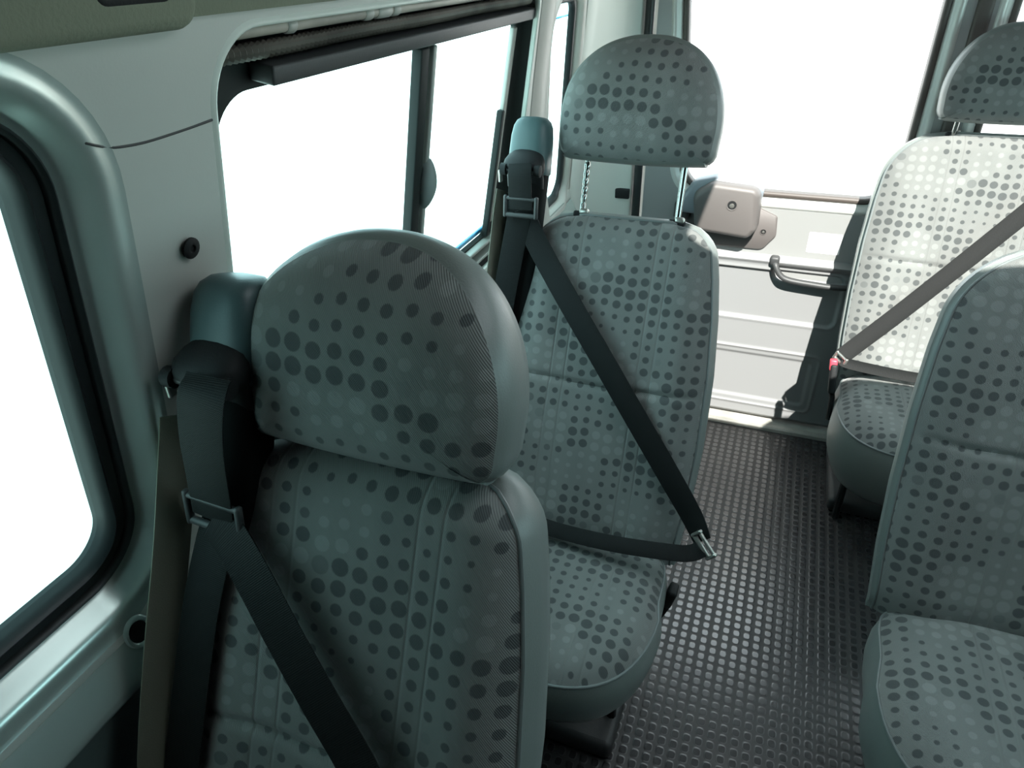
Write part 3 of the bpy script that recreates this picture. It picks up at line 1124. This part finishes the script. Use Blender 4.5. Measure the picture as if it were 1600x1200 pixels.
def cushion_outline():
    pts = []
    N = 64
    for k in range(N):
        a = 2 * math.pi * k / N
        c, s_ = math.cos(a), math.sin(a)
        if s_ >= 0:
            e = 5.0
            pts.append(Vector((math.copysign(abs(c) ** (2 / e), c) * 0.205 * K['cw'], -0.10 + 0.150 * abs(s_) ** (2 / e))))
        else:
            e = 2.7 if K['cw'] == 1 else 3.4
            pts.append(Vector((math.copysign(abs(c) ** (2 / e), c) * 0.215 * K['cw'], -0.10 - (0.262 if K['cw'] == 1 else 0.285) * abs(s_) ** (2 / e))))
    return pts


def cushion(parent):
    CO = cushion_outline()
    n = len(CO)
    c = Vector((0, -0.12))

    def top(q, t):
        z = 0.452 - 0.05 * (q.y + 0.36 - .36) * .9
        z += 0.012 * (1 - t * t)
        z -= 0.030 * t ** 10
        return z
    if K['name'] + 'cf' not in seatmesh:
        V, Fc, uv = [Vector((0, c.y, top(c, 0)))], [], [(0.0, c.y - 0.4)]
        T = [i / 20 for i in range(1, 21)]
        for t in T:
            for p in CO:
                q = c + (p - c) * t
                V.append(Vector((q.x, q.y, top(q, t))))
                uv.append((q.x, q.y - 0.4))
        for i in range(n):
            Fc.append((0, 1 + i, 1 + (i + 1) % n))
        for k in range(len(T) - 1):
            for i in range(n):
                j = (i + 1) % n
                Fc.append((1 + k * n + i, 1 + k * n + j, 1 + (k + 1) * n + j, 1 + (k + 1) * n + i))
        o = mk('seat_cushion', V, Fc, FAB, parent, uv=uv)
        add_attr(o, 'tuck', 1.0)
        seatmesh[K['name'] + 'cf'] = o.data
        edge = V[-n:]
        mb = MB()
        rings = [edge]
        for off, dz in [(o_, d_ * (1.0 if K['cw'] == 1 else 1.35)) for o_, d_ in ((0.004, -0.010), (0.009, -0.030), (0.009, -0.060), (0.002, -0.095), (-0.012, -0.125), (-0.035, -0.140))]:
            ring = []
            for i, p in enumerate(CO):
                t = CO[(i + 1) % n] - CO[i - 1]
                nv = Vector((t.y, -t.x)).normalized()
                q = p + nv * off
                ring.append(Vector((q.x, q.y, edge[i].z + dz)))
            rings.append(ring)
        mb.loft(rings, False, True)
        s = mb.build('cushion_skirt', LEA, o, sharp=60)
        seatmesh[K['name'] + 'cs'] = s.data
        mb = MB()
        mb.tube(edge + edge[:1], 0.003, 8)
        p = mb.build('cushion_piping', PIPE, o)
        seatmesh[K['name'] + 'cp'] = p.data
    else:
        o = inst('seat_cushion', K['name'] + 'cf', parent)
        inst('cushion_skirt', K['name'] + 'cs', o)
        inst('cushion_piping', K['name'] + 'cp', o)
    return o


def superring(c, ax, ay, hx, hy, e=3.2, n=28):
    out = []
    for k in range(n):
        a = 2 * math.pi * k / n
        co, si = math.cos(a), math.sin(a)
        out.append(c + ax * (math.copysign(abs(co) ** (2 / e), co) * hx) + ay * (math.copysign(abs(si) ** (2 / e), si) * hy))
    return out


def belt_tower(parent, tx, mir=False, ztop=1.258, ty=0.328):
    """upright plastic tower on the outer edge of the backrest that carries the belt's upper guide"""
    X, = (Vector((1, 0, 0)),)
    sg = -1 if mir else 1
    rt = R(17)
    es = Vector((0, math.sin(rt), math.cos(rt)))
    ew = Vector((0, -math.cos(rt), math.sin(rt)))
    topc = Vector((tx * sg, ty, ztop))
    L = 0.62
    mb = MB()
    rings = []
    for d, hx, hy, sh in ((.116, .042, .032, 0), (.112, .044, .036, 0), (.10, .044, .036, 0), (.07, .0435, .037, .0), (.040, .042, .037, .001),
                          (.020, .039, .035, .003), (.009, .034, .031, .005), (.002, .026, .024, .008), (0, .012, .012, .010)):
        rings.append(superring(topc - es * d - ew * sh, X, ew, hx, hy))
    mb.loft(rings)
    t = mb.build('belt_tower', TEAL, parent, sharp=60)
    mb = MB()
    mb.loft([superring(topc - es * d, X, ew, hx, hy) for d, hx, hy in ((L, .030, .024), (.45, .034, .026), (.24, .038, .029), (.116, .041, .034), (.108, .038, .030))])
    mb.build('tower_foot', MAT, t, sharp=60)
    # black shroud round the belt outlet
    mb = MB()
    c0 = topc - es * 0.094 + ew * 0.034
    rings = []
    for d, hx, hy, f in ((-0.030, .012, .010, -.016), (-0.026, .026, .016, -.013), (-0.016, .036, .022, -.006), (-0.004, .042, .027, .001), (0.008, .044, .030, .003), (0.016, .043, .029, .002), (0.019, .040, .022, -.002), (0.030, .040, .016, -.012), (0.05, .040, .012, -.018)):
        rings.append(superring(c0 - es * d + ew * f, X, ew, hx, hy, 2.6, 24))
    mb.loft(rings)
    # knuckles at both ends of the roller
    for sx in (-1, 1):
        q = c0 - es * 0.016 + ew * 0.022 + X * (0.037 * sx)
        mb.tube([q - X * 0.007, q - X * 0.006, q + X * 0.006, q + X * 0.007], [0.008, 0.012, 0.012, 0.008], 14)
    mb.build('belt_outlet', BLK, t, sharp=60)
    mb = MB()
    q = c0 - es * 0.016 + ew * 0.020
    mb.tube([q - X * 0.030, q + X * 0.030], 0.007, 12)
    mb.build('belt_roller', DKP, t)
    mb = MB()
    mb.rbox(c0 - es * 0.030 + ew * 0.016 + X * (-0.046 * sg), (0.006, 0.012, 0.026), 0.0025)
    mb.build('outlet_clip', STEEL, t)
    return c0 - es * 0.02 + ew * 0.026


def legs(parent, fw):
    for sx in (-0.135 * fw, 0.135 * fw):
        mb = MB()
        mb.tube([(sx, -0.13, 0.0), (sx, -0.12, 0.32)], 0.011, 8)
        mb.tube([(sx, 0.10, 0.0), (sx, 0.00, 0.32)], 0.013, 8)
        mb.tube([(sx, -0.22, 0.315), (sx, 0.08, 0.315)], 0.012, 8)
        mb.build('leg', BLK, parent)
    mb = MB()
    mb.rbox((0, 0.06 if fw > 1 else -0.04, 0.026), (0.31 * fw, 0.34, 0.052), 0.016)
    mb.build('foot_cover', DKP, parent)
    mb = MB()
    mb.rbox((0, 0.0, 0.17), (0.14, 0.16, 0.24), 0.02)
    mb.build('pedestal', BLK, parent)


def buckle(parent, base, top, red=False):
    base, top = Vector(base), Vector(top)
    mb = MB()
    mb.tube([base, base.lerp(top, .4) + Vector((0.004, 0, 0)), base.lerp(top, .55)], 0.008, 8)
    t = (top - base).normalized()
    x = Vector((0, 1, 0))
    x = (x - t * x.dot(t)).normalized()
    y = t.cross(x)
    M_ = Matrix((x, y, t)).transposed()
    mb.rbox(base.lerp(top, .74), (0.036, 0.020, (top - base).length * .52), 0.007, M_)
    o = mb.build('buckle', BLK, parent)
    if red:
        mb = MB()
        mb.rbox(top - t * 0.004 + y * 0.002, (0.026, 0.021, 0.034), 0.005, M_)
        mb.build('release_button', RED, o)
    return o


def seat(loc, label, raise_=0.0, tower=-0.205, mir=False, rz=0.0, ty=0.328, foot=None):
    S = tag(empty('passenger_seat', loc, rz), label, 'seat', 'dotted fabric passenger seats')
    backrest_front(S)
    backrest_shell(S)
    if raise_ is not None:
        headrest(S, raise_)
    cushion(S)
    legs(S, foot or K['fw'])
    if tower:
        belt_tower(S, tower, mir, ty=ty)
    return S


set_kind('single')
S1 = seat((-0.378, 0.197, 0), 'nearest grey dotted seat with its headrest pushed right down, beside the first pillar', 0.004, -0.166, ty=0.350)
S2 = seat((-0.294, 1.085, 0), 'grey dotted seat with raised headrest, behind the nearest one on the side window wall', 0.115, -0.213, ty=0.350)
buckle(S2, (0.205, -0.02, 0.30), (0.228, -0.03, 0.405))
set_kind('bench')
S3 = seat((0.580, 1.10, 0), 'dotted seat across the aisle in the foreground, backrest cut by the picture edge', None, -0.26, True, foot=1.0)
S4 = seat((0.525, 2.02, 0), 'sunlit dotted seat in the last row by the rear doors', 0.030, -0.26, True)
buckle(S4, (-0.272, -0.085, 0.33), (-0.290, -0.045, 0.500), True)

# ------------------------------------------------------------------ seat belts
def latch_plate(parent, c, t, wd, w_=0.062, h=0.030, mat=DKP):
    """slotted plate the webbing is threaded through"""
    c, t, wd = Vector(c), Vector(t).normalized(), Vector(wd)
    wd = (wd - t * wd.dot(t)).normalized()
    nv = t.cross(wd)
    M_ = Matrix((wd, nv, t)).transposed()
    mb = MB()
    mb.rbox(c + t * h * .5, (w_, 0.008, 0.008), 0.0035, M_)
    mb.rbox(c - t * h * .5, (w_, 0.009, 0.010), 0.004, M_)
    for s in (-1, 1):
        mb.rbox(c + wd * s * (w_ / 2 - .003), (0.008, 0.010, h + .012), 0.0035, M_)
    return mb.build('latch_plate', mat, parent)


def belt(loc, label, spec):
    o = tag(empty('seat_belt', loc), label, 'seat belt', 'black seat belts')
    for nm, pts, wds, mat, width in spec:
        ribbon(nm, pts, wds, mat, o, width)
    return o


N0 = (0, -1, .1)
NB = (0, -.91, .42)
NR = (.8, -.6, 0)
NL = (0, -.55, .83)
NS = (.93, -.36, 0)
b1 = belt(S1.location, 'black seat belt hanging in front of the nearest seat, crossing down its backrest', [
    ('belt_drop', [(-.138, .255, 1.188), (-.139, .238, 1.170), (-.149, .231, 1.12), (-.158, .229, 1.06), (-.166, .228, 1.005)], [N0] * 5, WEB, .058),
    ('shoulder_strap', [(-.166, .228, 1.008), (-.143, .221, .996), (-.107, .204, .965), (-.052, .176, .909), (.002, .150, .855), (.055, .126, .802), (.13, .085, .715), (.20, .04, .62), (.240, -.01, .53)], [NB] * 9, WEB, .054),
    ('lap_strap', [(-.166, .236, .995), (-.171, .216, .963), (-.179, .185, .903), (-.184, .148, .828), (-.190, .096, .717), (-.20, .04, .58)], [NB] * 6, WEB, .052),
    ('retractor_strap', [(-.214, .268, 1.115), (-.219, .255, 1.075), (-.221, .207, .967), (-.222, .153, .86), (-.222, .098, .745), (-.222, .05, .63)], [NS] * 6, TAN, .044)])
latch_plate(b1, (-.164, .229, 1.012), (0.05, .10, 1), (1, 0, .16), .080, .036)
b2 = belt(S2.location, 'black seat belt across the second seat by the side windows, looped at its aisle edge', [
    ('belt_drop', [(-.209, .252, 1.186), (-.207, .242, 1.165), (-.206, .240, 1.13), (-.205, .238, 1.095)], [N0] * 4, WEB, .050),
    ('shoulder_strap', [(-.205, .239, 1.095), (-.190, .244, 1.06), (-.150, .229, 1.001), (-.078, .190, .918), (.006, .146, .825), (.083, .106, .738), (.165, .062, .648), (.235, .018, .575), (.268, -.015, .54)], [NB] * 7 + [(-.3, -.8, .4), (-.6, -.6, .3)], WEB, .048),
    ('lap_strap', [(.270, -.025, .530), (.250, -.035, .520), (.209, -.045, .518), (.093, -.05, .508), (-.038, -.035, .492), (-.15, -.022, .497), (-.215, -.012, .492)], [NL] * 7, WEB, .034),
    ('lap_anchor_strap', [(-.208, .243, 1.09), (-.215, .238, 1.05), (-.224, .215, .975), (-.232, .178, .88), (-.238, .12, .74), (-.24, .06, .58)], [(.15, -.9, .4)] * 6, WEB, .050),
    ('retractor_strap', [(-.263, .290, 1.115), (-.263, .262, 1.06), (-.263, .225, .97), (-.263, .175, .86), (-.263, .12, .70)], [NS] * 5, TAN, .046)])
latch_plate(b2, (-.205, .239, 1.10), (0.0, .15, 1), (1, 0, .05), .074, .034)
tp = latch_plate(b2, (.272, -.025, .540), (.5, -.3, .8), (.6, -.4, -.6), .058, .020, STEEL)
tp.name = 'tongue_plate'
NQ = (0, -.94, .34)
b4 = belt(S4.location, 'buckled seat belt slanting over the sunlit back seat', [
    ('shoulder_strap', [(.258, .215, 1.165), (.225, .205, 1.10), (.16, .175, 1.01), (.090, .140, .927), (.033, .115, .859), (-.027, .089, .788), (-.154, .036, .640), (-.245, -.003, .540), (-.272, -.018, .512)], [NQ] * 9, WEB, .048),
    ('lap_strap', [(-.272, -.036, .508), (-.255, -.038, .503), (-.216, -.038, .498), (-.12, -.040, .492), (-.02, -.04, .490), (.10, -.03, .490), (.24, -.01, .485)], [NL] * 7, WEB, .034)])
tp = latch_plate(b4, (-.275, -.026, .508), (.3, 0, .9), (.5, -.6, -.2), .046, .018, STEEL)
tp.name = 'tongue_plate'
for bb in (b1, b2, b4):
    if 'group' in bb:
        del bb['group']
